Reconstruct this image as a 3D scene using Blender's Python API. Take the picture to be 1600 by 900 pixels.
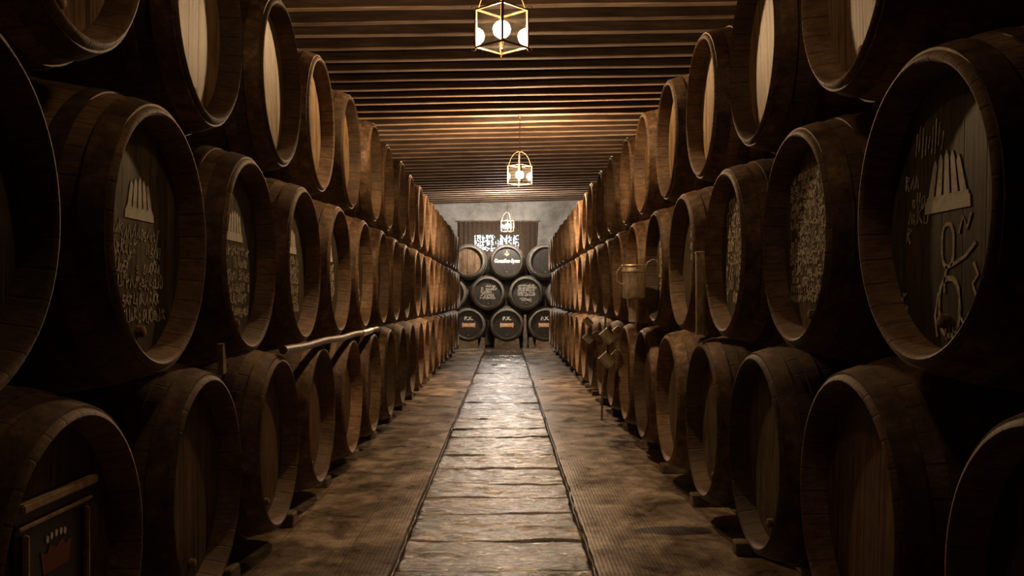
import bpy, bmesh, math, random
from mathutils import Vector, Matrix, noise
PI = math.pi
random.seed(7)
C = bpy.context.scene.collection
for o in list(bpy.data.objects): bpy.data.objects.remove(o)

# ---------------------------------------------------------------- camera, world, exposure
EYE = 1.13; F = 1455.0; CX = 790.0; CY = 468.0
cam = bpy.data.cameras.new('camera'); camo = bpy.data.objects.new('camera', cam); C.objects.link(camo)
cam.sensor_width = 36.0; cam.lens = F/1600*36.0
cam.shift_x = (800-CX)/1600; cam.shift_y = (CY-450)/1600
cam.clip_start = 0.02
camo.location = (0, 0, EYE); camo.rotation_euler = (PI/2, 0, 0)
bpy.context.scene.camera = camo
w = bpy.data.worlds.new('world'); bpy.context.scene.world = w; w.use_nodes = True
w.node_tree.nodes['Background'].inputs[0].default_value = (0.5, 0.4, 0.3, 1)
w.node_tree.nodes['Background'].inputs[1].default_value = 0.002
vs = bpy.context.scene.view_settings
vs.view_transform = 'Standard'; vs.look = 'None'; vs.gamma = 1; vs.use_curve_mapping = False
vs.exposure = 0.0
GLOBE_BACK, GLOBE_NEAR, GLOBE_MID, GLOBE_FAR = 95, 980, 3500, 2500
WINDOW_GLOW = 11.0

# ---------------------------------------------------------------- node helpers / materials
class N:
    def __init__(s, name):
        s.m = bpy.data.materials.new(name); s.m.use_nodes = True
        s.t = s.m.node_tree; s.b = s.t.nodes['Principled BSDF']; s.out = s.t.nodes['Material Output']
    def n(s, typ, **k):
        x = s.t.nodes.new(typ)
        for a, v in k.items(): setattr(x, a, v)
        return x
    def l(s, a, b): s.t.links.new(a, b)
    def coord(s, scale=(1,1,1), kind='Object', off=True):
        tc = s.n('ShaderNodeTexCoord'); mp = s.n('ShaderNodeMapping')
        mp.inputs['Scale'].default_value = scale
        s.l(tc.outputs[kind], mp.inputs[0])
        if off:
            oi = s.n('ShaderNodeObjectInfo'); mu = s.n('ShaderNodeMath', operation='MULTIPLY'); mu.inputs[1].default_value = 37.0
            s.l(oi.outputs['Random'], mu.inputs[0]); s.l(mu.outputs[0], mp.inputs['Location'])
        return mp.outputs[0]
    def noise(s, vec, scale, detail=5, rough=.6, dist=0):
        x = s.n('ShaderNodeTexNoise'); x.inputs['Scale'].default_value = scale; x.inputs['Detail'].default_value = detail
        x.inputs['Roughness'].default_value = rough; x.inputs['Distortion'].default_value = dist
        s.l(vec, x.inputs['Vector']); return x.outputs['Fac']
    def ramp(s, fac, stops):
        x = s.n('ShaderNodeValToRGB'); e = x.color_ramp.elements
        while len(e) > 1: e.remove(e[-1])
        for i, (p, c) in enumerate(stops):
            if not hasattr(c, '__len__'): c = (c, c, c)
            el = e[0] if i == 0 else e.new(p)
            el.position = p; el.color = (*c, 1)
        s.l(fac, x.inputs[0]); return x.outputs[0]
    def math(s, op, a, b=None, c=None):
        x = s.n('ShaderNodeMath', operation=op)
        for i, v in enumerate((a, b, c)):
            if v is None: continue
            if isinstance(v, (int, float)): x.inputs[i].default_value = v
            else: s.l(v, x.inputs[i])
        return x.outputs[0]
    def mix(s, fac, a, b, mode='MIX'):
        x = s.n('ShaderNodeMix', data_type='RGBA', blend_type=mode)
        for sock, v in ((x.inputs[0], fac), (x.inputs[6], a), (x.inputs[7], b)):
            if isinstance(v, (int, float)): sock.default_value = v
            elif isinstance(v, tuple): sock.default_value = (*v, 1)
            else: s.l(v, sock)
        return x.outputs[2]
    def bump(s, h, strength=.4, dist=.01, prev=None):
        x = s.n('ShaderNodeBump'); x.inputs['Strength'].default_value = strength; x.inputs['Distance'].default_value = dist
        s.l(h, x.inputs['Height'])
        if prev: s.l(prev, x.inputs['Normal'])
        return x.outputs[0]
    def fin(s, col, rough, normal=None, metal=0, spec=None):
        if isinstance(col, tuple): s.b.inputs['Base Color'].default_value = (*col, 1)
        else: s.l(col, s.b.inputs['Base Color'])
        if isinstance(rough, (int, float)): s.b.inputs['Roughness'].default_value = rough
        else: s.l(rough, s.b.inputs['Roughness'])
        if normal: s.l(normal, s.b.inputs['Normal'])
        s.b.inputs['Metallic'].default_value = metal
        if spec is not None: s.b.inputs['Specular IOR Level'].default_value = spec
        return s.m

def var(s, col, lo=.65, hi=1.25):          # each thing a little lighter or darker than the next
    oi = s.n('ShaderNodeObjectInfo')
    v = s.math('MULTIPLY_ADD', oi.outputs['Random'], hi-lo, lo)
    cb = s.n('ShaderNodeCombineColor')
    for i in range(3): s.l(v, cb.inputs[i])
    return s.mix(1.0, col, cb.outputs[0], 'MULTIPLY')

def stave_mat(name, dark, mid, light, rough=.62):
    s = N(name); tc = s.n('ShaderNodeTexCoord'); sp = s.n('ShaderNodeSeparateXYZ'); s.l(tc.outputs['Object'], sp.inputs[0])
    ang = s.math('ARCTAN2', sp.outputs[1], sp.outputs[2])
    fr = s.math('FRACT', s.math('MULTIPLY', ang, 30/(2*PI)))
    edge = s.math('ABSOLUTE', s.math('SUBTRACT', fr, .5))
    groove = s.ramp(edge, [(.0, 1.0), (.44, 1.0), (.5, 0.0)])
    v = s.coord((1.2, 6, 6)); big = s.noise(s.coord((1,1,1)), 3.2, 6, .65); fine = s.noise(v, 14, 6, .7)
    f = s.math('ADD', s.math('MULTIPLY', big, .62), s.math('MULTIPLY', fine, .38))
    col = s.ramp(f, [(.34, dark), (.5, mid), (.66, light)])
    col = s.mix(s.math('MULTIPLY', s.math('SUBTRACT', 1.0, groove), .55), col, (.012,.008,.005))
    col = var(s, col, .45, 1.4)
    b = s.bump(groove, .35, .004); b = s.bump(fine, .35, .006, b)
    return s.fin(col, s.ramp(f, [(.35, rough-.12), (.65, rough+.15)]), b, spec=.35)

def head_mat(name, dark, mid, light, drip=.5, rough=.55):
    s = N(name); tc = s.n('ShaderNodeTexCoord'); sp = s.n('ShaderNodeSeparateXYZ'); s.l(tc.outputs['Object'], sp.inputs[0])
    fr = s.math('FRACT', s.math('MULTIPLY', s.math('ADD', sp.outputs[1], .55), 1/.105))
    edge = s.math('ABSOLUTE', s.math('SUBTRACT', fr, .5))
    groove = s.ramp(edge, [(.0, 1.0), (.46, 1.0), (.5, 0.0)])
    grain = s.noise(s.coord((1, 18, 1.3)), 4, 7, .65); blot = s.noise(s.coord((1,1,1)), 6, 6, .7)
    streak = s.noise(s.coord((1, 26, .7)), 1.2, 3, .5)
    f = s.math('ADD', s.math('MULTIPLY', grain, .55), s.math('MULTIPLY', blot, .45))
    col = s.ramp(f, [(.34, dark), (.5, mid), (.66, light)])
    dm = s.math('MULTIPLY', s.ramp(streak, [(.52, 0.0), (.66, 1.0)]), drip)
    col = s.mix(dm, col, tuple(c*.35 for c in dark))
    col = s.mix(s.math('MULTIPLY', s.math('SUBTRACT', 1.0, groove), .6), col, (.01,.007,.004))
    col = var(s, col, .7, 1.25)
    b = s.bump(groove, .4, .003); b = s.bump(grain, .3, .004, b)
    return s.fin(col, rough, b, spec=.4)

M = {}
M['stave'] = stave_mat('dusty_oak_staves', (.04,.024,.014), (.155,.095,.052), (.36,.235,.14))
M['stave_far'] = stave_mat('black_painted_staves', (.02,.016,.012), (.06,.048,.036), (.14,.115,.09))
M['head_tan'] = head_mat('bare_oak_head', (.11,.068,.034), (.30,.20,.105), (.48,.345,.195), .85)
M['head_brown'] = head_mat('stained_oak_head', (.05,.03,.016), (.15,.09,.045), (.28,.18,.10), .6)
M['head_slate'] = head_mat('smoky_oak_head', (.03,.024,.014), (.095,.072,.04), (.22,.17,.10), .55)
M['head_black'] = head_mat('black_painted_head', (.012,.011,.010), (.028,.025,.022), (.07,.062,.055), .3, .4)

def hoop_mat():
    s = N('rusty_iron_hoop'); f = s.noise(s.coord(), 18, 6, .7)
    col = var(s, s.ramp(f, [(.35, (.05,.03,.018)), (.55, (.16,.095,.052)), (.7, (.30,.20,.12))]), .7, 1.2)
    return s.fin(col, .6, s.bump(f, .3, .002), metal=.25)
M['hoop'] = hoop_mat()
s = N('grey_iron_hoop'); f = s.noise(s.coord(), 18, 6, .7)
M['hoop_far'] = s.fin(s.ramp(f, [(.35, (.20,.17,.14)), (.7, (.5,.45,.38))]), .55, metal=.3)
s = N('cork'); M['cork'] = s.fin(s.ramp(s.noise(s.coord(), 60), [(.35, (.10,.06,.03)), (.65, (.38,.26,.15))]), .8)
s = N('chalk'); f = s.noise(s.coord(), 55, 4, .7)
M['chalk'] = s.fin(s.ramp(f, [(.35, (.28,.24,.17)), (.58, (.80,.74,.60))]), .9)
s = N('white_paint'); f = s.noise(s.coord(), 30, 5, .7)
M['white_paint'] = s.fin(s.ramp(f, [(.30, (.5,.46,.38)), (.52, (.86,.83,.75))]), .7)
s = N('ochre_paint'); M['ochre'] = s.fin(s.ramp(s.noise(s.coord(), 25), [(.35, (.66,.23,.035)), (.65, (.95,.38,.06))]), .6)
s = N('gold_paint'); M['gold'] = s.fin((.72,.48,.17), .45, metal=.4)
s = N('wrought_brass')
f = s.noise(s.coord(), 25); M['brass'] = s.fin(s.ramp(f, [(.35, (.14,.08,.04)), (.65, (.42,.27,.14))]), .38, metal=.85)
s = N('tin'); f = s.noise(s.coord((3,3,1)), 22)
M['tin'] = s.fin(s.ramp(f, [(.35, (.50,.41,.31)), (.65, (.84,.74,.60))]), s.ramp(f, [(.3, .36), (.7, .55)]), metal=.75)
s = N('hose_rubber'); f = s.noise(s.coord(), 20); M['hose'] = s.fin(s.ramp(f, [(.35, (.10,.06,.035)), (.65, (.28,.18,.11))]), .5)
s = N('frame_gilt'); f = s.noise(s.coord(), 30); M['gilt'] = s.fin(s.ramp(f, [(.35, (.30,.19,.10)), (.65, (.62,.45,.28))]), .4)
s = N('frame_board'); M['board'] = s.fin((.014,.010,.008), .45)
s = N('red_paint'); M['red'] = s.fin((.22,.06,.03), .6)

def timber_mat(name, d, m_, l_, axis=(1,9,9), rough=.75):
    s = N(name); f = s.noise(s.coord(axis), 3.5, 7, .65); g = s.noise(s.coord(), 2.0, 5, .6)
    f = s.math('ADD', s.math('MULTIPLY', f, .6), s.math('MULTIPLY', g, .4))
    return s.fin(var(s, s.ramp(f, [(.35, d), (.5, m_), (.65, l_)]), .75, 1.2), rough, s.bump(f, .5, .008), spec=.25)
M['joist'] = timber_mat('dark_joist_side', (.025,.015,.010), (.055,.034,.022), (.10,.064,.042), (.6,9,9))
M['joist_under'] = timber_mat('pale_joist_underside', (.13,.085,.058), (.36,.25,.17), (.54,.40,.29), (.6,9,9))  # underside faces get a much paler timber than the joist sides
M['boards'] = timber_mat('ceiling_boards', (.03,.018,.012), (.07,.042,.027), (.11,.07,.045), (6,1,9))
M['block'] = timber_mat('weathered_wood_block', (.07,.045,.025), (.22,.15,.09), (.38,.28,.18), (5,1,5))
s = N('pale_stone'); f = s.noise(s.coord(), 9, 8, .7)
M['stone'] = s.fin(s.ramp(f, [(.35, (.08,.06,.04)), (.65, (.26,.21,.15))]), .8, s.bump(f, .6, .01))

def plaster(name, d, m_, l_):
    s = N(name); v = s.coord(off=False); f = s.noise(v, 1.3, 8, .62, .4); g = s.noise(v, 9, 6, .7)
    k = s.math('ADD', s.math('MULTIPLY', f, .75), s.math('MULTIPLY', g, .25))
    return s.fin(s.ramp(k, [(.36, d), (.5, m_), (.62, l_)]), .9, s.bump(g, .4, .02), spec=.1)
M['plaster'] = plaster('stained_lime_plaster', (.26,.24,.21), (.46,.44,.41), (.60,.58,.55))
M['plaster_dark'] = plaster('dark_plaster', (.03,.02,.015), (.06,.045,.03), (.09,.065,.05))  # side walls: same plaster pattern in a far darker tone

def flag_mat():
    s = N('worn_flagstones'); v = s.coord((1,1,1), off=False)
    a = s.noise(s.coord((.8,1.7,1), off=False), 3.6, 8, .68, .8); g = s.noise(s.coord((.6,1.8,1), off=False), 20, 8, .74, .4)
    at = s.n('ShaderNodeAttribute', attribute_name='slab')
    k = s.math('ADD', s.math('MULTIPLY', a, .7), s.math('MULTIPLY', g, .3))
    col = s.ramp(k, [(.40, (.015,.010,.006)), (.5, (.075,.05,.031)), (.60, (.30,.21,.135))])
    col = s.mix(1.0, col, at.outputs['Color'], 'MULTIPLY')
    r = s.ramp(s.math('ADD', s.math('MULTIPLY', a, .5), s.math('MULTIPLY', g, .5)), [(.40, .42), (.50, .17), (.62, .36)])
    return s.fin(col, r, s.bump(g, .7, .009, s.bump(a, .5, .02)), spec=.85)
M['flag'] = flag_mat()
def tile_mat():
    s = N('stained_floor_tiles'); v = s.coord((1,1,1), off=False)
    a = s.noise(s.coord((1.2,1.0,1), off=False), 2.6, 9, .72, .5); g = s.noise(v, 12, 8, .7); st = s.noise(s.coord((1.6,.9,1), off=False), 1.1, 5, .6, 1.0)
    k = s.math('ADD', s.math('MULTIPLY', a, .7), s.math('MULTIPLY', g, .3))
    col = s.ramp(k, [(.38, (.05,.034,.021)), (.49, (.20,.145,.095)), (.61, (.50,.39,.27))])
    col = s.mix(s.math('MULTIPLY', s.ramp(st, [(.53, 0.0), (.66, 1.0)]), .72), col, (.04,.027,.016))
    spx = s.n('ShaderNodeSeparateXYZ'); s.l(v, spx.inputs[0]); wob = s.math('MULTIPLY', s.math('SUBTRACT', g, .5), 1.6)
    for (px_, py_, ax_, ay_) in ((.83, 4.55, .20, .10), (.92, 7.4, .10, .10)):      # spilled wet patches
        dx = s.math('DIVIDE', s.math('SUBTRACT', spx.outputs[0], px_), ax_); dy = s.math('DIVIDE', s.math('SUBTRACT', spx.outputs[1], py_), ay_)
        d2 = s.math('ADD', s.math('ADD', s.math('MULTIPLY', dx, dx), s.math('MULTIPLY', dy, dy)), wob)
        col = s.mix(s.ramp(d2, [(.75, .93), (1.0, 0.0)]), col, (.01,.007,.005))
    br = s.n('ShaderNodeTexBrick'); br.offset = 0; br.inputs['Scale'].default_value = 1.0
    br.inputs['Brick Width'].default_value = .35; br.inputs['Row Height'].default_value = .35
    br.inputs['Mortar Size'].default_value = .004; br.inputs['Mortar Smooth'].default_value = .3
    s.l(s.coord(off=False), br.inputs['Vector'])
    j = br.outputs['Fac']
    col = s.mix(s.math('MULTIPLY', j, .5), col, (.03,.02,.013))
    ck = s.n('ShaderNodeTexVoronoi'); ck.inputs['Scale'].default_value = 55; ck.inputs['Randomness'].default_value = .15
    s.l(v, ck.inputs['Vector'])
    b = s.bump(ck.outputs['Distance'], .22, .004); b = s.bump(j, -.4, .004, b); b = s.bump(g, .2, .006, b)
    return s.fin(col, s.ramp(a, [(.38, .26), (.62, .46)]), b, spec=.6)
M['tile'] = tile_mat()
s = N('woven_blind'); f = s.noise(s.coord((30,1,3), off=False), 6, 5, .7)
M['blind'] = s.fin(s.ramp(f, [(.35, (.11,.07,.048)), (.65, (.32,.22,.15))]), .85, s.bump(f, .5, .01))
def emis(name, col, st):
    s = N(name); e = s.n('ShaderNodeEmission'); e.inputs[0].default_value = (*col, 1); e.inputs[1].default_value = st
    s.l(e.outputs[0], s.out.inputs[0]); return s.m
s = N('window_glow'); e = s.n('ShaderNodeEmission'); e.inputs[0].default_value = (.62,.86,1,1); e.inputs[1].default_value = WINDOW_GLOW
s.l(e.outputs[0], s.out.inputs[0]); M['daylight'] = s.m
def pane_mat():
    s = N('lantern_glass'); t = s.n('ShaderNodeBsdfTransparent'); g = s.n('ShaderNodeBsdfGlossy'); d = s.n('ShaderNodeBsdfTranslucent')
    t.inputs[0].default_value = (.97,.95,.92,1); g.inputs['Roughness'].default_value = .03; g.inputs[0].default_value = (1,1,1,1)
    d.inputs[0].default_value = (.9,.85,.75,1)
    m1 = s.n('ShaderNodeMixShader'); m2 = s.n('ShaderNodeMixShader'); m1.inputs[0].default_value = .0004
    s.l(t.outputs[0], m1.inputs[1]); s.l(d.outputs[0], m1.inputs[2])
    m2.inputs[0].default_value = .035; s.l(m1.outputs[0], m2.inputs[1]); s.l(g.outputs[0], m2.inputs[2])
    s.l(m2.outputs[0], s.out.inputs[0]); return s.m
M['pane'] = pane_mat()

# ---------------------------------------------------------------- mesh helpers
def mesh(bm, name, mats, smooth=True):
    me = bpy.data.meshes.new(name)
    bmesh.ops.recalc_face_normals(bm, faces=bm.faces)
    bm.to_mesh(me); bm.free()
    for m in (mats if isinstance(mats, list) else [mats]): me.materials.append(m)
    if smooth:
        for p in me.polygons: p.use_smooth = True
        try: me.set_sharp_from_angle(angle=math.radians(38))
        except Exception: pass
    return me
def obj(name, me, parent=None, loc=(0,0,0), rot=(0,0,0)):
    o = bpy.data.objects.new(name, me); C.objects.link(o); o.location = loc; o.rotation_euler = rot
    if parent: o.parent = parent
    return o
def thing(name, label, cat, loc=(0,0,0), rz=0, group=None):
    o = bpy.data.objects.new(name, None); C.objects.link(o); o.location = loc; o.rotation_euler = (0,0,rz)
    o.empty_display_size = .1
    return tag(o, label, cat, group)
def tag(o, label, cat, group=None):
    o['label'] = label; o['category'] = cat
    if group: o['group'] = group
    return o
def copy_tree(o, parent=None):
    c = o.copy(); C.objects.link(c); c.parent = parent
    for ch in o.children: copy_tree(ch, c)
    return c
def box(bm, lo, hi, bev=0, mi=0):
    vs_ = [bm.verts.new((x,y,z)) for x in (lo[0],hi[0]) for y in (lo[1],hi[1]) for z in (lo[2],hi[2])]
    q = [(0,1,3,2),(4,6,7,5),(0,4,5,1),(2,3,7,6),(0,2,6,4),(1,5,7,3)]
    fs = [bm.faces.new([vs_[i] for i in f]) for f in q]
    for f in fs: f.material_index = mi
    if bev:
        es = list({e for f in fs for e in f.edges})
        bmesh.ops.bevel(bm, geom=es, offset=bev, segments=2, affect='EDGES')
def lathe(bm, prof, seg=64, axis='x', closed=False):
    rings = []
    for (t, r) in prof:
        ring = []
        if r < 1e-6:
            p = (t,0,0) if axis == 'x' else (0,0,t)
            rings.append([bm.verts.new(p)]); continue
        for k in range(seg):
            a = 2*PI*k/seg; c, s_ = r*math.cos(a), r*math.sin(a)
            ring.append(bm.verts.new((t, c, s_) if axis == 'x' else (c, s_, t)))
        rings.append(ring)
    n = len(rings)
    for i in range(n if closed else n-1):
        A, B = rings[i], rings[(i+1) % n]
        for k in range(seg):
            k2 = (k+1) % seg
            if len(A) == 1 and len(B) == 1: continue
            if len(A) == 1: bm.faces.new((A[0], B[k], B[k2]))
            elif len(B) == 1: bm.faces.new((A[k], B[0], A[k2]))
            else: bm.faces.new((A[k], B[k], B[k2], A[k2]))
def tube(bm, pts, r, seg=8, cap=True):
    pts = [Vector(p) for p in pts]; rings = []
    up = Vector((0,0,1)); prevn = None
    for i, p in enumerate(pts):
        d = (pts[min(i+1, len(pts)-1)] - pts[max(i-1, 0)]).normalized()
        if prevn is None: n = d.cross(up if abs(d.z) < .9 else Vector((1,0,0))).normalized()
        else: n = (prevn - d*prevn.dot(d)).normalized()
        prevn = n; b = d.cross(n); rr = r[i] if hasattr(r, '__len__') else r
        rings.append([bm.verts.new(p + n*rr*math.cos(2*PI*k/seg) + b*rr*math.sin(2*PI*k/seg)) for k in range(seg)])
    for A, B in zip(rings, rings[1:]):
        for k in range(seg): bm.faces.new((A[k], A[(k+1)%seg], B[(k+1)%seg], B[k]))
    if cap: bm.faces.new(rings[0]); bm.faces.new(rings[-1][::-1])
def prism(bm, poly, x0, x1):      # polygon in (y,z) extruded along x
    a = [bm.verts.new((x0, y, z)) for y, z in poly]; b = [bm.verts.new((x1, y, z)) for y, z in poly]
    bm.faces.new(a); bm.faces.new(b[::-1]); n = len(poly)
    for i in range(n): bm.faces.new((a[i], b[i], b[(i+1)%n], a[(i+1)%n]))
def stroke(bm, pts, wd, x=0.0, th=.0012):   # chalk line on the head plane, pts in (y,z)
    pts = [Vector((p[0], p[1])) for p in pts]
    L, R = [], []
    for i, p in enumerate(pts):
        d = (pts[min(i+1, len(pts)-1)] - pts[max(i-1, 0)])
        if d.length < 1e-7: d = Vector((1,0))
        d.normalize(); n = Vector((-d.y, d.x))*wd/2*(.75+.5*random.random())
        L.append(p+n); R.append(p-n)
    for i in range(len(pts)-1):
        q = [L[i], L[i+1], R[i+1], R[i]]
        a = [bm.verts.new((x, v.x, v.y)) for v in q]; b = [bm.verts.new((x+th, v.x, v.y)) for v in q]
        bm.faces.new(b); bm.faces.new(a[::-1])
        for k in range(4): bm.faces.new((a[k], a[(k+1)%4], b[(k+1)%4], b[k]))
def text_mesh(body, size, mat, bold=0.0, xscale=1.0, shear=0.0, th=.0015, name='lettering'):
    cu = bpy.data.curves.new('t', 'FONT'); cu.body = body; cu.size = size; cu.align_x = 'CENTER'; cu.align_y = 'CENTER'
    cu.offset = bold; cu.extrude = th; cu.shear = shear; cu.resolution_u = 3
    to = bpy.data.objects.new('t', cu); C.objects.link(to)
    dg = bpy.context.evaluated_depsgraph_get(); dg.update()
    me = bpy.data.meshes.new_from_object(to.evaluated_get(dg)); me.name = name
    for v in me.vertices: v.co = (v.co.z, v.co.x*xscale, v.co.y)
    me.materials.clear(); me.materials.append(mat)
    bpy.data.objects.remove(to); bpy.data.curves.remove(cu)
    return me

ORD = 'zeroth first second third fourth fifth sixth seventh eighth ninth tenth eleventh twelfth thirteenth fourteenth fifteenth sixteenth seventeenth eighteenth nineteenth'.split()
TENS = {2: 'twent', 3: 'thirt', 4: 'fort', 5: 'fift'}
def ordinal(n):
    if n < 20: return ORD[n]
    t, u = divmod(n, 10)
    return TENS[t] + ('ieth' if u == 0 else 'y-' + ORD[u])

# ---------------------------------------------------------------- room shell
CEIL = EYE + 2.40; YW = 23.2; XL, XR = -2.55, 2.55
TILT = .030; SKEW = .05
def wall(name, lo, hi, mat):
    bm = bmesh.new(); box(bm, lo, hi); o = obj(name, mesh(bm, name, mat, False)); o['kind'] = 'structure'; return o
# back wall with a window opening
WX0, WX1, WZ0, WZ1 = -.86, .42, 1.91, 2.80
bm = bmesh.new()
box(bm, (XL, YW, 0), (WX0, YW+.3, 4.1)); box(bm, (WX1, YW, 0), (XR, YW+.3, 4.1))
box(bm, (WX0, YW, 0), (WX1, YW+.3, WZ0)); box(bm, (WX0, YW, WZ1), (WX1, YW+.3, 4.1))
o = obj('wall_back', mesh(bm, 'wall_back', M['plaster'], False)); o['kind'] = 'structure'
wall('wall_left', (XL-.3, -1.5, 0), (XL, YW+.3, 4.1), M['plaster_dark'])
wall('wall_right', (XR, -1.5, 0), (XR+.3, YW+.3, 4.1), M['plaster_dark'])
win = bpy.data.objects.new('window_1', None); C.objects.link(win); win.location = ((WX0+WX1)/2, YW+.2, WZ0); win['kind'] = 'structure'
bm = bmesh.new(); hw, hh = (WX1-WX0)/2, WZ1-WZ0
for lo, hi in (((-hw,-.03,0),(-hw+.05,.03,hh)), ((hw-.05,-.03,0),(hw,.03,hh)), ((-hw,-.03,0),(hw,.03,.05)), ((-hw,-.03,hh-.05),(hw,.03,hh)), ((-.02,-.03,0),(.02,.03,hh))):
    box(bm, lo, hi)
obj('window_frame', mesh(bm, 'window_frame', M['block'], False), win)
bm = bmesh.new(); box(bm, (-hw+.04, .032, .04), (hw-.04, .04, hh-.04)); obj('window_pane', mesh(bm, 'window_pane', M['daylight'], False), win)

# ceiling boards
bm = bmesh.new(); JH = .115
def cz(x): return CEIL + TILT*x
for (x0, x1) in ((XL, XR),):
    a = [(x0,-1.5,cz(x0)+JH),(x1,-1.5,cz(x1)+JH),(x1,YW+.3,cz(x1)+JH),(x0,YW+.3,cz(x0)+JH)]
    lo = [bm.verts.new(p) for p in a]; hi = [bm.verts.new((p[0],p[1],p[2]+.05)) for p in a]
    bm.faces.new(lo); bm.faces.new(hi[::-1])
    for i in range(4): bm.faces.new((lo[i], lo[(i+1)%4], hi[(i+1)%4], hi[i]))
o = obj('ceiling', mesh(bm, 'ceiling', M['boards'], False)); o['kind'] = 'structure'
# joists
NJ = 44; JP = .415; JW = .085
def joist_mesh(seed):
    rnd = random.Random(seed); bm = bmesh.new(); n = 40; rows = []
    for i in range(n+1):
        x = XL + (XR-XL)*i/n; wv = .006*noise.noise(Vector((x*1.1, seed*7.3, 0))) ; hv = .007*noise.noise(Vector((x*.9, seed*3.1, 5)))
        y = SKEW*x + .02*noise.noise(Vector((x*.35, seed*1.7, 9))); zb = TILT*x + hv
        hw = JW/2 + wv
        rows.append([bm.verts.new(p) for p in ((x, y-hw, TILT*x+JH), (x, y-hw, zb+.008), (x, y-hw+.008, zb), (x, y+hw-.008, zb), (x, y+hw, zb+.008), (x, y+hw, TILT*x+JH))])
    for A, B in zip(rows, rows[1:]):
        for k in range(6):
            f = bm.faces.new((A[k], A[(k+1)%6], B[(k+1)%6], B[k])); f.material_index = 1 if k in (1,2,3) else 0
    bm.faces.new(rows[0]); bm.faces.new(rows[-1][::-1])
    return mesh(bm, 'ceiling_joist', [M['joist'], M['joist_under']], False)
jm = [joist_mesh(k) for k in range(6)]
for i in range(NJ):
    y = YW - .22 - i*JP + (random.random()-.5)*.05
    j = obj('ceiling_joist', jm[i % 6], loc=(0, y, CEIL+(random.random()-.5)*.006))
    tag(j, 'dark timber ceiling joist with pale underside, %s counting from the back wall' % ordinal(i+1), 'ceiling joist', 'timber joists across the ceiling')

# floor : side tiles (one mesh) with the riven flagstone strip down the middle
SX0, SX1 = -.475, .375
bm = bmesh.new()
def quad(x0, x1, y0, y1, z, mi):
    f = bm.faces.new([bm.verts.new(p) for p in ((x0,y0,z),(x1,y0,z),(x1,y1,z),(x0,y1,z))]); f.material_index = mi
def edge_wob(y, side): return .012*noise.noise(Vector((y*1.3, side*11.0, 0))) + .006*noise.noise(Vector((y*6, side*5.0, 3)))
ys = [-1.5 + 25.0*i/500 for i in range(501)]
for side, xs, xo in ((0, SX0, XL), (1, SX1, XR)):
    prev = None
    for y in ys:
        xe = xs + edge_wob(y, side) + (-.008 if side == 0 else .008)
        cur = (bm.verts.new((xo, y, 0)), bm.verts.new((xe, y, 0)), bm.verts.new((xe, y, -.03)))
        if prev:
            bm.faces.new((prev[0], prev[1], cur[1], cur[0])); bm.faces.new((prev[1], prev[2], cur[2], cur[1]))
        prev = cur
quad(SX0-.1, SX1+.1, -1.5, 23.5, -.03, 1)
# slabs
col = bm.loops.layers.color.new('slab')
rnd = random.Random(3); slabs = []
js = [1.0, 1.6, 2.3, 2.75, 3.3, 3.87, 4.36, 4.92, 5.30, 5.71, 6.22, 6.77, 7.65, 8.15, 8.8, 9.6]
while js[-1] < 22.6: js.append(js[-1] + rnd.choice((.45, .6, .75, .5, .9)))
js.append(23.1); slabs = list(zip(js, js[1:]))
for si, (y0, y1) in enumerate(slabs):
    splits = [0, 1]; rnd.random()
    for s0, s1 in zip(splits, splits[1:]):
        res = .012 if y0 < 9 else .025 if y0 < 14 else .04
        nx = max(4, int((SX1-SX0)*(s1-s0)/.022)); ny = max(4, int((y1-y0)/res))
        tx, ty, tz = (rnd.random()-.5)*.012, (rnd.random()-.5)*.010, (rnd.random()-.5)*.006
        shade = .6 + .65*rnd.random(); g = []
        for j in range(ny+1):
            row = []
            for i in range(nx+1):
                fy = j/ny; fx = i/nx
                yy = y0 + (y1-y0)*fy
                xa = SX0 + edge_wob(yy, 0); xb = SX1 + edge_wob(yy, 1); L0 = xa+(xb-xa)*s0; L1 = xa+(xb-xa)*s1
                xx = L0 + (L1-L0)*fx
                yy += .018*noise.noise(Vector((xx*3, (si+ (1 if fy > .5 else 0))*4.1, 0)))
                p = Vector((xx*2.6, yy*6.0, si*9.1)); q = Vector((xx*6, yy*16, si*3.0))
                nz = noise.noise(p); tr = math.floor(nz*4)/4*.55 + nz*.45      # riven steps
                z = .010*tr + .006*noise.noise(q) + .004*noise.noise(Vector((xx*7, yy*34, si))) + .0022*noise.noise(Vector((xx*16, yy*60, si))) + tx*(fx-.5) + ty*(fy-.5) + tz
                de = min(fx*(L1-L0), (1-fx)*(L1-L0), fy*(y1-y0), (1-fy)*(y1-y0))
                if de < .02: z = z*(de/.02) - .022*(1-de/.02)**1.3
                row.append(bm.verts.new((xx, yy, z)))
            g.append(row)
        for A, B in zip(g, g[1:]):
            for i in range(nx):
                f = bm.faces.new((A[i], A[i+1], B[i+1], B[i])); f.material_index = 1
                for lp in f.loops: lp[col] = (shade, shade*.98, shade*.95, 1)
me = bpy.data.meshes.new('floor')
for f in bm.faces: f.normal_update()
for f in bm.faces:
    if f.normal.z < -.2: f.normal_flip()
bm.to_mesh(me); bm.free(); me.materials.append(M['tile']); me.materials.append(M['flag'])
for p in me.polygons: p.use_smooth = True
me.set_sharp_from_angle(angle=math.radians(35))
o = obj('floor', me); o['kind'] = 'structure'

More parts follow.
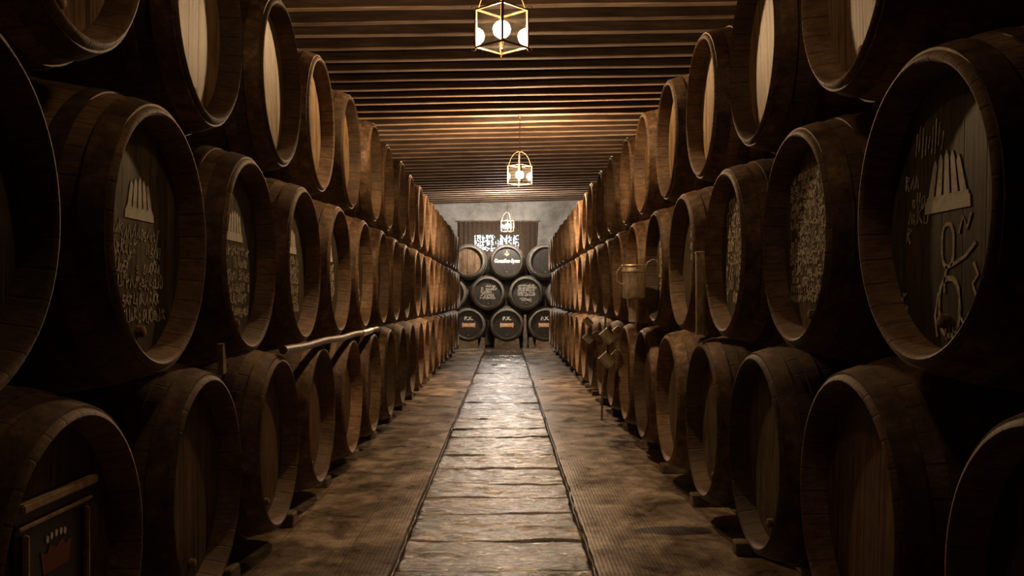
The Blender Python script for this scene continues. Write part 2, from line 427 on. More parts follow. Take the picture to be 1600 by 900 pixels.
# ---------------------------------------------------------------- barrels
LB, RH, RB, DH = 1.24, .375, .475, .078
def rad(t): return RH + (RB-RH)*(1-((t-LB/2)/(LB/2))**2)**.9 if 0 < t < LB else RH
def body_mesh(mat):
    bm = bmesh.new(); pr = []
    # front chime: from the recessed head out over the rim, along the bulge, to the back
    x = -DH-.02
    pr += [(x, 0), (x, .330), (-DH, .338), (-.012, .352), (-.003, .357), (0, .362), (-.002, .369), (-.009, RH+.0015)]
    for k in range(1, 24): t = LB*k/24; pr.append((-t, rad(t)))
    pr += [(-LB+.009, RH+.0015), (-LB, .369), (-LB, .357), (-LB+DH, .338), (-LB+DH+.02, .33), (-LB+DH+.02, 0)]
    lathe(bm, pr, 72); return mesh(bm, 'barrel_body', mat)
def hoop_mesh(t0, t1, mat, th=.0045):
    bm = bmesh.new(); n = 3
    out = [(-(t0+(t1-t0)*k/n), rad(t0+(t1-t0)*k/n)+th) for k in range(n+1)]
    inn = [(-(t0+(t1-t0)*k/n), rad(t0+(t1-t0)*k/n)-.002) for k in range(n, -1, -1)]
    lathe(bm, out+inn, 72, closed=True); return mesh(bm, 'hoop', mat)
def head_mesh(mat):
    bm = bmesh.new(); lathe(bm, [(-DH-.016, 0), (-DH-.016, .333), (-DH, .336), (-DH, .30), (-DH+.0005, 0)], 72); return mesh(bm, 'barrel_head', mat)
HOOPS = ((.014, .074), (.125, .170), (.355, .405), (LB-.405, LB-.355), (LB-.170, LB-.125), (LB-.074, LB-.014))
body_me = body_mesh(M['stave']); body_far = body_mesh(M['stave_far'])
hoop_me = [hoop_mesh(a, b, M['hoop']) for a, b in HOOPS]; hoop_far = [hoop_mesh(a, b, M['hoop_far']) for a, b in HOOPS]
heads = {k: head_mesh(M[k]) for k in ('head_tan', 'head_brown', 'head_slate', 'head_black')}
bm = bmesh.new(); lathe(bm, [(-.01, .019), (.018, .016), (.021, .012), (.021, 0)], 16); cork_me = mesh(bm, 'tap_cork', M['cork'])
bm = bmesh.new(); lathe(bm, [(-.02, .030), (.008, .027), (.011, .02), (.011, 0)], 20, 'z'); bung_me = mesh(bm, 'bung', M['cork'])
AX = RB        # height of the axis above the thing's origin
def proto(head, far=False):
    r = bpy.data.objects.new('wine_barrel', None); C.objects.link(r); r.empty_display_size = .1
    obj('barrel_body', body_far if far else body_me, r, (LB/2, 0, AX))
    obj('barrel_head', heads[head], r, (LB/2, 0, AX))
    for h in (hoop_far if far else hoop_me): obj('hoop', h, r, (LB/2, 0, AX))
    obj('tap_cork', cork_me, r, (LB/2-DH, 0, AX-.27))
    obj('bung', bung_me, r, (0, 0, AX+RB))
    r.location = (0, 0, -50)
    return r
protos = {}
used = set()
def barrel(x, y, z, rz, head, scale, label, group, far=False, roll=None):
    key = (head, far)
    if key not in protos: protos[key] = proto(head, far); o = protos[key]
    else: o = copy_tree(protos[key])
    # face centre at (x,y,z): origin half a length behind it, at the foot of the belly
    d = Vector((math.cos(rz), math.sin(rz)))
    o.location = (x - d.x*LB/2, y - d.y*LB/2, z - RB*scale)
    o.rotation_euler = (0, 0, rz); o.scale = (1, scale, scale)
    rl = random.uniform(-.12, .12) if roll is None else roll
    for ch in o.children:
        k = ch.name.split('.')[0]
        if k in ('barrel_body',) or k == 'hoop': ch.rotation_euler = (rl*6, 0, 0)
        elif k == 'barrel_head': ch.rotation_euler = (rl, 0, 0)
        elif k == 'tap_cork': ch.location.y = random.uniform(-.012, .012)
    tag(o, label, 'barrel', group)
    return o
P = .98
stack = {}
specs = {   # name: (face x, rotation, first centre y, count, centre height, scale)
 ('left', 'bottom'):  (-1.0, 0,  2.22, 19, .49, 1.0),
 ('left', 'middle'):  (-1.0, 0,  1.73, 20, 1.306, 1.0),
 ('left', 'top'):     (-1.0, 0,  2.22, 19, 2.102, .965),
 ('right', 'bottom'): (.96, PI, 1.69, 20, .530, 1.015),
 ('right', 'middle'): (.96, PI, 2.18, 19, 1.338, .96),
 ('right', 'top'):    (.96, PI, 1.69, 20, 2.090, .92)}
look = {'bottom': 'brown-headed', 'middle': 'smoky-headed', 'top': 'pale-headed'}
LOOKS = {'head_tan': 'pale-headed', 'head_brown': 'brown-headed', 'head_slate': 'smoky-headed'}
for (side, row), (fx, rz, y0, n, zc, sc) in specs.items():
    rr = random.Random(side+row)
    for k in range(n):
        hd = {'bottom': 'head_brown', 'middle': 'head_slate', 'top': 'head_tan'}[row]
        if row == 'bottom' and rr.random() < .3: hd = 'head_slate'
        if row == 'top' and k > 6 and rr.random() < .45: hd = 'head_brown'
        if row == 'middle' and side == 'right' and k > 5 and rr.random() < .35: hd = 'head_tan'
        if row == 'middle' and k > 8 and rr.random() < .4: hd = 'head_brown'
        o = barrel(fx + rr.uniform(-.012, .012), y0 + P*k + rr.uniform(-.001, .001), zc, rz, hd, sc,
                   'dusty %s oak barrel, %s from the camera in the %s row of the %s stack' % (LOOKS[hd], ordinal(k+1), row, side),
                   'barrels in the %s row of the %s stack' % (row, side))
        stack[(side, row, k)] = o
# back stack
BS = .905; BP = .89; BX = .03; YB = 21.6
def back(i2, zc, head, label):
    return barrel(BX + i2*BP/2, YB, zc, -PI/2, head, BS, label, 'barrels stacked against the back wall', True, 0)
bk = {}
lb = 'black barrel lettered P.X. with %s, %s of the back stack'
bk['b-1'] = back(-2, .545, 'head_black', lb % ('an orange DOLORES scroll', 'bottom left'))
bk['b0'] = back(0, .545, 'head_black', lb % ('an orange LORETO scroll', 'bottom centre'))
bk['b1'] = back(2, .545, 'head_black', lb % ('an orange MATILDE scroll', 'bottom right'))
bk['b-2'] = back(-4, .545, 'head_black', 'plain black barrel at far left of back stack, behind the left stack')
bk['b2'] = back(4, .545, 'head_black', 'plain black barrel at far right of back stack, behind the right stack')
bk['m-1'] = back(-1, 1.281, 'head_black', 'black barrel with four lines of chalk, left one above the LORETO barrel')
bk['m1'] = back(1, 1.281, 'head_black', 'black barrel with dense chalk lines, right one above the LORETO barrel')
bk['m-2'] = back(-3, 1.281, 'head_black', 'half-hidden black barrel above the DOLORES barrel at the left stack end')
bk['m2'] = back(3, 1.281, 'head_black', 'half-hidden black barrel above the MATILDE barrel at the right stack end')
bk['t-1'] = back(-2, 2.017, 'head_brown', 'black barrel with plain brown wooden head, top left of back stack')
bk['t0'] = back(0, 2.017, 'head_black', 'black barrel lettered with gold crest and white name, top centre of back stack')
bk['t1'] = back(2, 2.017, 'head_black', 'black barrel with plain black head, top right of back stack')
for k in ('m-1', 'm1'):    # small chock showing at the shoulder of the middle barrels
    pass

# ---- marks on the heads (children of their barrel, in the barrel's own frame)
FX = LB/2 - DH + .0012
def mark(o, name, me, y=0, z=0, x=FX, parent=None): return obj(name, me, parent or o, (x, y, AX+z))
def chalk_lines(seed, rows, x0, x1, ztop, dz, ch=.026, wd=.005, fill=.93):
    r = random.Random(seed); bm = bmesh.new()
    for j in range(rows):
        zc = ztop - j*dz; x = x0 + r.uniform(0, .03)
        xe = x1 - r.uniform(0, .06)
        while x < xe:
            if r.random() > fill: x += ch; continue
            h = ch*r.uniform(.7, 1.3); w_ = h*.55; t = r.randrange(6)
            jz = r.uniform(-.006, .006); sl = r.uniform(-.15, .35)
            b = lambda u, v: (x+u*w_ + sl*v*h + r.uniform(-.003, .003), zc + jz + v*h + r.uniform(-.003, .003))
            if t == 0: S = [[b(0,0), b(0,1)], [b(0,.5), b(1,.9)]]
            elif t == 1: S = [[b(0,0), b(.5,1), b(1,0)]]
            elif t == 2: S = [[b(1,.9), b(.2,.9), b(.1,.5), b(.9,.45), b(.9,.05), b(0,0)]]
            elif t == 3: S = [[b(.5+.5*math.cos(a*PI/4), .5+.5*math.sin(a*PI/4)) for a in range(9)]]
            elif t == 4: S = [[b(0,1), b(0,0), b(1,0), b(1,1)]]
            else: S = [[b(0,0), b(0,1), b(.8,.8), b(0,.5), b(1,0)]]
            for q in S: stroke(bm, q, wd)
            x += w_ + ch*.28
    return mesh(bm, 'chalk_writing', M['chalk'], False)
def crown_mesh(wb=.215, wt=.15, h=.125, tines=5):
    """stencilled crown-like mark: a base band with upright tines"""
    bm = bmesh.new(); T = .0016
    prism(bm, [(-wb/2, 0), (wb/2, 0), (wb/2*.97, h*.2), (-wb/2*.97, h*.2)], 0, T)
    for k in range(tines):
        c0 = -wb/2*.9 + wb*.9*(k+.5)/tines; c1 = -wt/2 + wt*(k+.5)/tines
        a = wb*.9/tines*.36; b = wt/tines*.34; top = h*(.92 + .08*math.cos((k-(tines-1)/2)*1.1))
        prism(bm, [(c0-a, h*.24), (c0+a, h*.24), (c1+b, top*.88), (c1, top), (c1-b, top*.88)], 0, T)
    prism(bm, [(-wb/2*.92, h*.2), (wb/2*.92, h*.2), (wb/2*.9, h*.27), (-wb/2*.9, h*.27)], 0, T*.8)
    return mesh(bm, 'crown_mark', M['white_paint'], False)
crown = crown_mesh()
# left middle row: crown stencil and writing
for k in range(1, 8):
    o = stack[('left', 'middle', k)]
    if k <= 5: mark(o, 'crown_mark', crown, .0, .055)
    mark(o, 'chalk_writing', chalk_lines(20+k, 6 if k < 4 else 5, -.2, .2, -.0, .048, .034 if k < 4 else .04, .006))
    hd = [c for c in o.children if c.name.startswith('barrel_head')][0].data.name
    if k <= 5: o['label'] = 'oak barrel with white crown stencil, %s from the camera in left stack middle row' % ordinal(k+1)
# left bottom-row glints of chalk on the chime
for k in (3, 6):
    bm = bmesh.new()
    for q in range(3): stroke(bm, [(-.03+q*.022, .363), (-.02+q*.022, .377)], .006, x=.002)
# right middle row
def loop(cx, cz_, a, b, n=22, sq=2.6):
    P_ = []
    for i in range(n+1):
        t = 2*PI*i/n; c, s_ = math.cos(t), math.sin(t)
        P_.append((cx + a*math.copysign(abs(c)**(2/sq), c), cz_ + b*math.copysign(abs(s_)**(2/sq), s_)))
    return P_
o = stack[('right', 'middle', 0)]
o['label'] = 'dark barrel with white crown stencil and looping chalk figure, nearest in right middle row'
# in this barrel's frame +y runs from far to near seen in the photo left to right
mark(o, 'crown_mark', crown_mesh(.235, .15, .15), .0, .0)
bm = bmesh.new()
stroke(bm, loop(.005, -.085, .030, .052), .010); stroke(bm, [(.0, -.135), (-.012, -.17), (-.012, -.20)], .010)
stroke(bm, [(.02, -.135), (.09, -.115), (.14, -.085)], .009)
stroke(bm, loop(.012, -.235, .052, .070), .012)
stroke(bm, [(-.045, -.20), (-.062, -.26), (-.05, -.31)], .008)
stroke(bm, [(.13, -.13), (.15, -.16), (.125, -.18), (.14, -.205), (.19, -.22)], .009)
stroke(bm, [(.07, -.26), (.10, -.29), (.075, -.31), (.05, -.30)], .008)
for q in range(5): stroke(bm, [(-.01+.02*q, -.275-.004*q), (.0+.02*q, -.315+.003*q)], .006)
stroke(bm, [(.06, -.06), (.08, -.02), (.10, -.05), (.12, -.015)], .007)
mark(o, 'chalk_writing', mesh(bm, 'chalk_writing', M['chalk'], False))
mark(o, 'chalk_writing', chalk_lines(5, 4, -.25, -.12, .07, .045, .034, .006))
bm = bmesh.new()
for q in range(9): stroke(bm, [(-.17+.018*q, .155+.012*math.sin(q*2)), (-.16+.018*q, .215+.02*math.sin(q*1.3))], .006)
mark(o, 'chalk_writing', mesh(bm, 'chalk_writing', M['chalk'], False))
mark(o, 'chalk_writing', chalk_lines(9, 2, -.04, .05, .0, .03, .022, .005), -.26, -.225, x=LB/2-DH+.0014)
for k in range(1, 8):
    o = stack[('right', 'middle', k)]
    if k == 2: mark(o, 'chalk_writing', chalk_lines(52, 8, -.22, .24, .2, .062, .055, .010, .95))
    elif k == 1: mark(o, 'chalk_writing', chalk_lines(51, 14, -.26, .26, .22, .034, .026, .0065, .9))
    elif k == 3: mark(o, 'chalk_writing', chalk_lines(53, 4, -.1, .12, .2, .06, .04, .007))
    else: mark(o, 'chalk_writing', chalk_lines(50+k, 9, -.22, .22, .16, .045, .034, .0065))
stack[('right','middle',1)]['label'] = 'dark barrel with head covered in dense chalk scribble, second from camera, right stack middle row'
stack[('right','middle',2)]['label'] = 'barrel with large pale slanting chalk writing, third from camera, right stack middle row'
for k, sd in ((9, 1), (12, 2)):
    mark(stack[('left', 'middle', k)], 'chalk_writing', chalk_lines(70+sd, 4, -.2, .2, .1, .06, .045, .008))

# display frame on the nearest bottom-left barrel
o = stack[('left', 'bottom', 0)]
o['label'] = 'barrel with gilt-edged dark panel fixed on its head, nearest in left stack bottom row'
bm = bmesh.new(); W2, H0, H1 = .185, -.27, .19; fxp = LB/2-DH
box(bm, (fxp, -W2, H0+AX), (fxp+.012, W2, H1+AX)); pn = obj('display_panel', mesh(bm, 'display_panel', M['board'], False), o)
bm = bmesh.new()
box(bm, (fxp+.012, -W2, AX+H1-.022), (fxp+.034, W2, AX+H1), .004); box(bm, (fxp+.012, -W2+.005, AX+H1-.062), (fxp+.022, W2-.005, AX+H1-.052), .002)
obj('frame_cornice', mesh(bm, 'frame_cornice', M['gilt'], False), pn)
for sx in (-1, 1):
    bm = bmesh.new(); xx = sx*(W2-.035); box(bm, (fxp+.012, xx-.006, AX+H0), (fxp+.026, xx+.006, AX+H1-.075), .003)
    obj('frame_bead', mesh(bm, 'frame_bead', M['gilt'], False), pn)
bm = bmesh.new()
for q in range(5):
    a = (q-2)*.34; cx_, cz_ = .055*math.sin(a)*1.25, .062+.022*math.cos(a)
    lathe_prof = [(cx_+.007*math.cos(t*PI/4), cz_+.009*math.sin(t*PI/4)) for t in range(8)]
    prism(bm, lathe_prof, 0, .002)
obj('crest_pearl', mesh(bm, 'crest_pearl', M['white_paint'], False), pn, (fxp+.0125, 0, AX))
bm = bmesh.new(); prism(bm, [(-.062, .0), (.062, .0), (.075, .055), (.045, .045), (.03, .065), (.0, .05), (-.03, .065), (-.045, .045), (-.075, .055)], 0, .0015)
obj('crest', mesh(bm, 'crest', M['red'], False), pn, (fxp+.0125, 0, AX))

# back barrel lettering
def scroll_mesh(w_=.33, h=.125):
    e = .03; bm = bmesh.new()
    pts = []
    for sx, rng in ((1, 1), (-1, 1)):
        s_ = [(w_/2-.03, -h/2+.012), (w_/2-.012, -h/2-.008), (w_/2+.008, -h/2+.008), (w_/2-.006, -h/2+.03), (w_/2+.006, 0), (w_/2-.006, h/2-.03), (w_/2+.008, h/2-.008), (w_/2-.012, h/2+.008), (w_/2-.03, h/2-.012)]
        pts += s_ if sx == 1 else [(-a, -b) for a, b in s_]
    prism(bm, pts, 0, .002); return mesh(bm, 'name_scroll', M['ochre'], False)
sm = scroll_mesh()
for k, nm in (('b-1', 'DOLORES'), ('b0', 'LORETO'), ('b1', 'MATILDE')):
    mark(bk[k], 'lettering', text_mesh('P.X.', .135, M['white_paint'], .006, 1.0), 0, .16)
    sc_ = mark(bk[k], 'name_scroll', sm, 0, -.01)
    obj('lettering', text_mesh(nm, .098, M['white_paint'], .002, .78 if len(nm) > 6 else .95), sc_, (.003, 0, 0))
o = bk['t0']
mark(o, 'lettering', text_mesh('González-Byass', .135, M['white_paint'], .005, .78, .25), 0, .012)
bm = bmesh.new(); prism(bm, [(-.03,.0),(.0,-.035),(.03,.0),(.036,.045),(.0,.035),(-.036,.045)], 0, .002)
prism(bm, loop(0, .075, .020, .020, 12, 2)[:-1], 0, .002); prism(bm, loop(0, .108, .010, .012, 10, 2)[:-1], 0, .002)
prism(bm, [(-.05,-.005),(-.036,.01),(-.042,.05),(-.056,.03)], 0, .002); prism(bm, [(.05,-.005),(.036,.01),(.042,.05),(.056,.03)][::-1], 0, .002)
mark(o, 'crest', mesh(bm, 'crest', M['gold'], False), 0, .165)
mark(bk['m-1'], 'chalk_writing', chalk_lines(101, 5, -.19, .2, .15, .075, .06, .011, .92))
mark(bk['m1'], 'chalk_writing', chalk_lines(102, 5, -.22, .24, .17, .06, .048, .009, .95))
bm = bmesh.new()
for q in range(4): stroke(bm, [(-.16+.02*q, -.14-.02*q), (-.05+.03*q, -.12-.02*q), (.05+.03*q, -.165-.02*q), (.14, -.13-.02*q)], .008)
mark(bk['m1'], 'chalk_writing', mesh(bm, 'chalk_writing', M['chalk'], False))

# ---------------------------------------------------------------- timber rails, chocks and blocks carrying the stacks
for side, sg, x1, zc, sc, y0, n in (('left', -1, 1.0, .49, 1.0, 2.22, 19), ('right', 1, .96, .53, 1.015, 1.69, 20)):
    for q, (dx, word) in enumerate(((.30, 'front'), (.94, 'rear'))):
        xc = sg*(x1+dx); h = zc - (rad(dx-.05 if dx < LB/2 else dx+.05)+.0)*sc
        h = zc - max(rad(dx-.05), rad(dx+.05))*sc - .008
        bm = bmesh.new(); box(bm, (xc-.05, y0-.5, 0), (xc+.05, y0+P*(n-1)+.5, h), .006)
        t = obj('timber_rail', mesh(bm, 'timber_rail', M['block'], False))
        tag(t, 'long low timber rail on the floor, %s one of two under the %s stack' % (word, side), 'rail', 'timber rails under the stacks')
    for k in range(n-1):
        r = random.Random(k*3+sg); bm = bmesh.new()
        h = r.uniform(.05, .075); a = r.uniform(.05, .075); d = r.uniform(.075, .095)
        prism(bm, [(-a, 0), (a, 0), (a*.75, h), (-a*.75, h)], -d, d)
        bmesh.ops.bevel(bm, geom=list(bm.edges), offset=.006, segments=1, affect='EDGES')
        t = obj('stone_chock', mesh(bm, 'stone_chock', M['stone'], False), None, (sg*(x1+.145), y0+P*(k+.5), 0), (0, 0, r.uniform(-.05, .05)))
        tag(t, 'small stone chock under the %s stack between its %s and %s bottom barrels' % (side, ordinal(k+1), ordinal(k+2)), 'chock', 'stone chocks under the %s stack' % side)
# blocks below the back stack
def saddle(xc, w_, h, y0, y1, name, mat, label, R=.392, zc=.545):
    bm = bmesh.new(); pts = [(-w_/2, 0), (w_/2, 0), (w_/2*.93, h)]
    n = 12
    for k in range(n+1):
        x = w_/2*.86*(1-2*k/n); zz = zc - math.sqrt(max(R*R - x*x, 0)); pts.append((x, min(h, zz)))
    pts.append((-w_/2*.93, h))
    a = [bm.verts.new((x, y0, z)) for x, z in pts]; b = [bm.verts.new((x, y1, z)) for x, z in pts]
    bm.faces.new(a); bm.faces.new(b[::-1])
    for i in range(len(pts)): bm.faces.new((a[i], b[i], b[(i+1)%len(pts)], a[(i+1)%len(pts)]))
    o = obj(name, mesh(bm, name, mat, False), None, (xc, 0, 0)); return tag(o, label, 'block', 'blocks carrying the back stack')
for i, nm in ((-1, 'DOLORES'), (0, 'LORETO'), (1, 'MATILDE')):
    saddle(BX+i*BP, .60 if i == 0 else .46, .235 if i == 0 else .20, YB+.02, YB+.15, 'barrel_block', M['block'], 'brown block on the floor carrying the %s barrel at front' % nm)
    saddle(BX+i*BP, .60, .22, YB+LB-.15, YB+LB-.02, 'barrel_block', M['block'], 'brown block on the floor carrying the %s barrel at back' % nm)
for i, nm in ((-2, 'left'), (2, 'right')):
    saddle(BX+i*BP, .60, .235, YB+.02, YB+.15, 'barrel_block', M['block'], 'brown block on the floor under the far %s barrel of the back stack' % nm)
for i, nm in ((-.5, 'DOLORES'), (.5, 'MATILDE')):
    sg = 1 if i > 0 else -1; bm = bmesh.new()
    xo = BX + sg*.36*1.0
    a = [(-.05, 0), (.09, 0), (.03, .24), (-.05, .24)] if sg > 0 else [(.05, 0), (-.09, 0), (-.03, .24), (.05, .24)][::-1]
    va = [bm.verts.new((x, -.07, z)) for x, z in a]; vb = [bm.verts.new((x, .09, z)) for x, z in a]
    bm.faces.new(va); bm.faces.new(vb[::-1])
    for q in range(4): bm.faces.new((va[q], vb[q], vb[(q+1)%4], va[(q+1)%4]))
    o = obj('stone_wedge', mesh(bm, 'stone_wedge', M['stone'], False), None, (BX+sg*.565, YB+.10, 0))
    tag(o, 'pale wedge-shaped stone standing between the LORETO and %s barrels' % nm, 'stone', 'stones under the back stack')
# upright post with stepped blocks between LORETO and MATILDE barrels
t = thing('support_post', 'dark stepped timber post standing between the LORETO and MATILDE barrels', 'post', (BX+.425, YB+.13, 0))
bm = bmesh.new(); box(bm, (-.026, -.05, 0), (.026, .05, .78), .005); obj('post', mesh(bm, 'post', M['block'], False), t)
bm = bmesh.new(); box(bm, (-.045, -.085, 0), (.045, -.05, .40), .004); obj('cleat', mesh(bm, 'cleat', M['stone'], False), t)

# ---------------------------------------------------------------- blind over the back window
t = thing('window_blind', 'brown woven blind hung on the back wall, daylight sparkling through its holes', 'blind', (-.185, YW-.10, 0))
bm = bmesh.new(); zt, zb = 3.06, 1.58; cell = .0135; nx = int(1.95/cell); nz = int((zt-zb)/cell); r = random.Random(11); V = {}
def bp(i, j):
    if (i, j) not in V:
        x = -.975 + 1.95*i/nx; z = zt - (zt-zb)*j/nz; f = (z-zb)/(zt-zb)
        x *= .955 + .045*f*f
        V[(i, j)] = bm.verts.new((x, .022*math.sin(x*2*PI/.115 + .6*math.sin(x*9)), z + .012*math.sin(i*.21)*f))
    return V[(i, j)]
for i in range(nx):
    for j in range(nz):
        x = -.975 + 1.95*(i+.5)/nx; z = zt - (zt-zb)*(j+.5)/nz
        inx = -.60 < x < .53 and 2.34 < z < 2.73
        col_ = .5+.5*math.sin(i*.75)
        p = (.05 + .27*(col_ > .3)*(.75+.5*noise.noise(Vector((i*.9, j*.2, 2))))) if inx else (.012 if 2.3 < z < 2.95 and abs(x) < .85 else 0)
        if r.random() < p and i % 9: continue
        bm.faces.new((bp(i,j), bp(i+1,j), bp(i+1,j+1), bp(i,j+1)))
bmesh.ops.solidify(bm, geom=list(bm.faces), thickness=.003)
obj('blind_fabric', mesh(bm, 'blind_fabric', M['blind'], False), t)
bm = bmesh.new(); tube(bm, [(-1.02, 0, zt+.005), (1.02, 0, zt+.005)], .016, 10); obj('blind_rail', mesh(bm, 'blind_rail', M['block']), t)
for x in (-.6, 0, .6):
    bm = bmesh.new(); tube(bm, [(x, .10, zt+.03), (x, .0, zt+.03), (x, -.02, zt+.01)], .008, 8); obj('rail_hook', mesh(bm, 'rail_hook', M['brass']), t)

# ---------------------------------------------------------------- lanterns
def lantern(x, y, zc, rz, st, col, label):
    """square glazed lantern; zc = centre height of the glass box"""
    t = thing('hanging_lantern', label, 'lantern', (x, y, zc-.115), rz, 'lanterns hung along the aisle')
    a, hh, r = .114, .235, .0048
    ztop = cz(x) - (zc-.115) + .012
    bm = bmesh.new()
    for sx in (-1,1):
        for sy in (-1,1):
            box(bm, (sx*a-.006, sy*a-.006, 0), (sx*a+.006, sy*a+.006, hh))
    for z in (0, hh):
        for s_ in (-1,1):
            box(bm, (-a, s_*a-.005, z-.005), (a, s_*a+.005, z+.005)); box(bm, (s_*a-.005, -a, z-.005), (s_*a+.005, a, z+.005))
    obj('lantern_frame', mesh(bm, 'lantern_frame', M['brass'], False), t)
    for k in range(4):
        bm = bmesh.new(); box(bm, (-a+.006, -.0008, .006), (a-.006, .0008, hh-.006))
        p = obj('glass_pane', mesh(bm, 'glass_pane', M['pane'], False), t, (a*math.sin(k*PI/2), -a*math.cos(k*PI/2), 0), (0,0,k*PI/2))
    bm = bmesh.new(); box(bm, (-a+.006, -a+.006, -.0008), (a-.006, a-.006, .0008)); obj('glass_pane', mesh(bm, 'glass_pane', M['pane'], False), t, (0,0,.002))
    for k in range(4):
        ang = PI/4 + k*PI/2; dx, dy = math.cos(ang), math.sin(ang); R0 = a*math.sqrt(2)
        P_ = lambda rr, z: (dx*rr, dy*rr, z)
        bm = bmesh.new(); tube(bm, [P_(R0-.012, hh), P_(R0-.028, hh+.05), P_(R0-.05, hh+.105), P_(R0-.085, hh+.155), P_(.035, hh+.178), P_(.006, hh+.182)], r*.85, 8)
        obj('arm', mesh(bm, 'arm', M['brass']), t)
        for z0, sgn in ((hh, 1), (0, -1)):
            bm = bmesh.new(); sc = [P_(R0, z0)] + [P_(R0+.012-.016*math.cos(q*.55)*(1-.06*q)+.004, z0+sgn*(.012+.016*math.sin(q*.55)*(1-.06*q))) for q in range(8)]
            tube(bm, sc, r*.6, 6); obj('scroll', mesh(bm, 'scroll', M['brass']), t)
    bm = bmesh.new(); lathe(bm, [(-.055, 0), (-.052, .003), (-.02, .004), (-.012, .010), (-.004, .006), (.0, .004), (.03, .012), (.045, .012), (.05, .0)], 14, 'z')
    obj('finial', mesh(bm, 'finial', M['brass']), t)
    bm = bmesh.new(); tube(bm, [(0,0,hh+.16), (0,0,ztop-.03)], .0045, 8); lathe(bm, [(hh+.175, 0), (hh+.18, .010), (hh+.19, .013), (hh+.20, .010), (hh+.205, .0)], 12, 'z')
    obj('hanging_rod', mesh(bm, 'hanging_rod', M['brass']), t)
    bm = bmesh.new(); lathe(bm, [(ztop-.045, 0), (ztop-.045, .008), (ztop-.015, .03), (ztop, .038), (ztop, 0)], 20, 'z'); obj('ceiling_cup', mesh(bm, 'ceiling_cup', M['brass']), t)
    bm = bmesh.new(); tube(bm, [(0,0,hh+.165), (0,0,.18)], .004, 8); lathe(bm, [(.205, 0), (.205, .008), (.168, .010), (.163, 0)], 14, 'z'); obj('lamp_holder', mesh(bm, 'lamp_holder', M['brass']), t)
    bm = bmesh.new(); R_ = .054; lathe(bm, [(.112 - R_*math.cos(PI*q/16), R_*math.sin(PI*q/16)) for q in range(17)], 32, 'z')
    obj('bulb', mesh(bm, 'bulb', emis('bulb_glow', col, st)), t)
    return t
lantern(.0, 2.6, EYE+1.68, PI/4, GLOBE_BACK, (1, .66, .36), 'hanging brass lantern nearest the camera, just above the top edge of the photo')
lantern(-.024, 5.8, EYE+1.685, PI/4+.03, GLOBE_NEAR, (1, .66, .36), 'largest hanging lantern in view, square brass and glass, cut by the photo top')
lantern(.185, 12.2, EYE+1.635, PI/4+.08, GLOBE_MID, (1, .67, .39), 'middle hanging lantern of brass and glass with arched arms')
lantern(.043, 20.6, EYE+1.63, .30, GLOBE_FAR, (1, .92, .84), 'farthest hanging lantern, small and white-lit before the window blind')

# ---------------------------------------------------------------- tinware on the right stack
def can(name, prof, seg=32):
    bm = bmesh.new(); lathe(bm, prof, seg, 'z'); return mesh(bm, name, M['tin'])
t = thing('tin_funnel', 'large shiny tin funnel can hooked on the right stack with narrow spout below', 'funnel', (.865, 6.28, .98))
obj('can', can('can', [(.150, .036), (.155, .045), (.160, .070), (.163, .076), (.175, .078), (.33, .079), (.335, .083), (.345, .083), (.352, .079), (.372, .079), (.378, .084), (.384, .080), (.372, .076), (.18, .075), (.165, .05), (.158, .034)]), t)
obj('spout', can('spout', [(.160, .036), (.15, .041), (.142, .039), (.01, .035), (.0, .037), (.0, .034), (.01, .032), (.155, .034)]), t, (.0, .0, 0), (0, 0, 0))
bm = bmesh.new(); tube(bm, [(-.075, -.02, .25), (-.115, -.02, .27), (-.118, -.02, .33), (-.095, -.02, .37), (-.078, -.02, .36)], .005, 8); obj('handle', mesh(bm, 'handle', M['tin']), t)
bm = bmesh.new(); tube(bm, [(.078, 0, .36), (.09, 0, .40), (.125, 0, .42), (.155, 0, .415), (.157, 0, .40)], .004, 8); obj('hook', mesh(bm, 'hook', M['tin']), t)
t = thing('tin_cylinder', 'slim upright tin cylinder standing between third and fourth middle barrels of right stack', 'tin cylinder', (.975, 4.63, .955))
obj('can', can('can', [(0, 0), (0, .030), (.40, .030), (.402, .034), (.412, .034), (.414, .030), (.414, .027), (.01, .027), (.01, 0)]), t)
cups = ((.885, 9.62, .865, .8, .085, 'upper'), (.885, 9.60, .695, .8, .085, 'lower'), (.885, 7.75, .78, .72, .10, 'upper'), (.885, 7.80, .58, .72, .10, 'lower'))
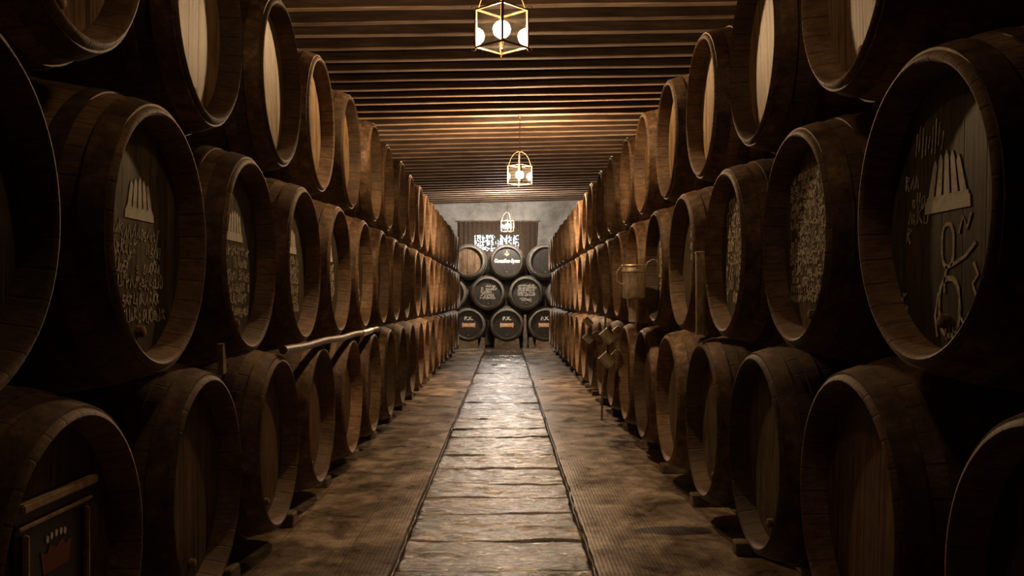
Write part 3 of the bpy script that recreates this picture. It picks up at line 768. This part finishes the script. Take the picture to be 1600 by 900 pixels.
for i, (x, y, z, tl, h, wd) in enumerate(cups):
    t = thing('tin_jug', '%s of two small tilted tin jugs hung on the %s of right stack bottom barrels' % (wd, 'ninth' if i < 2 else 'seventh'), 'jug', (x, y, z), 0, 'small tin jugs on the right stack')
    bm = bmesh.new(); lathe(bm, [(0, 0), (0, h*.42), (h*1.1, h*.42), (h*1.15, h*.45), (h*1.15, h*.40), (h*.05, h*.38), (h*.05, 0)], 24, 'z')
    bmesh.ops.transform(bm, matrix=Matrix.Rotation(-tl, 4, 'Y'), verts=bm.verts); obj('cup', mesh(bm, 'cup', M['tin']), t)
    bm = bmesh.new(); tube(bm, [(.0, 0, h*.9), (.045, 0, h*1.3), (.075, 0, h*1.3), (.078, 0, h*1.1)], .004, 6); obj('hook', mesh(bm, 'hook', M['tin']), t)
bm = bmesh.new(); tube(bm, [(0, 0, 0), (.012, .01, .4), (.04, .02, 1.0)], .010, 8)
o = obj('wooden_rod', mesh(bm, 'wooden_rod', M['block']), None, (.90, 8.72, 0)); tag(o, 'thin upright rod leaning on the bottom barrels of the right stack', 'rod')

# hose along the left stack
pts = []
for i in range(120):
    y = 4.2 + i*.0258
    k = (y-2.22)/P; c = math.cos(2*PI*k)
    pts.append((-1.002 + .004*math.sin(y*2.3), y, .877 + .003*c))
segs = ((0, 52, M['hose']),)
t = thing('transfer_hose', 'fat brown hose lying along the bottom barrels of the left stack', 'hose', (-1.0, 4.2, 0))
bm = bmesh.new(); tube(bm, [(p[0]+1.0, p[1]-4.2, p[2]+.022) for p in pts], .0195, 12); obj('hose', mesh(bm, 'hose', M['hose']), t)
for y0_, y1_ in ((6.45, 6.95),):
    bm = bmesh.new(); tube(bm, [(p[0]+1.0, p[1]-4.2, p[2]+.022) for p in pts if y0_ < p[1] < y1_], .0225, 14); obj('coupling', mesh(bm, 'coupling', M['tin']), t)
bm = bmesh.new(); prism(bm, [(-.02,0),(.02,0),(.014,.11),(-.01,.11)], -.008, .012)
o = obj('wooden_peg', mesh(bm, 'wooden_peg', M['block'], False), None, (-1.03, 3.38, .862), (.18, 0, 0)); tag(o, 'small pale wooden peg standing on second bottom barrel of left stack', 'peg')
for pr in protos.values():
    if pr.location.z < -10: print('unused proto', pr.name)
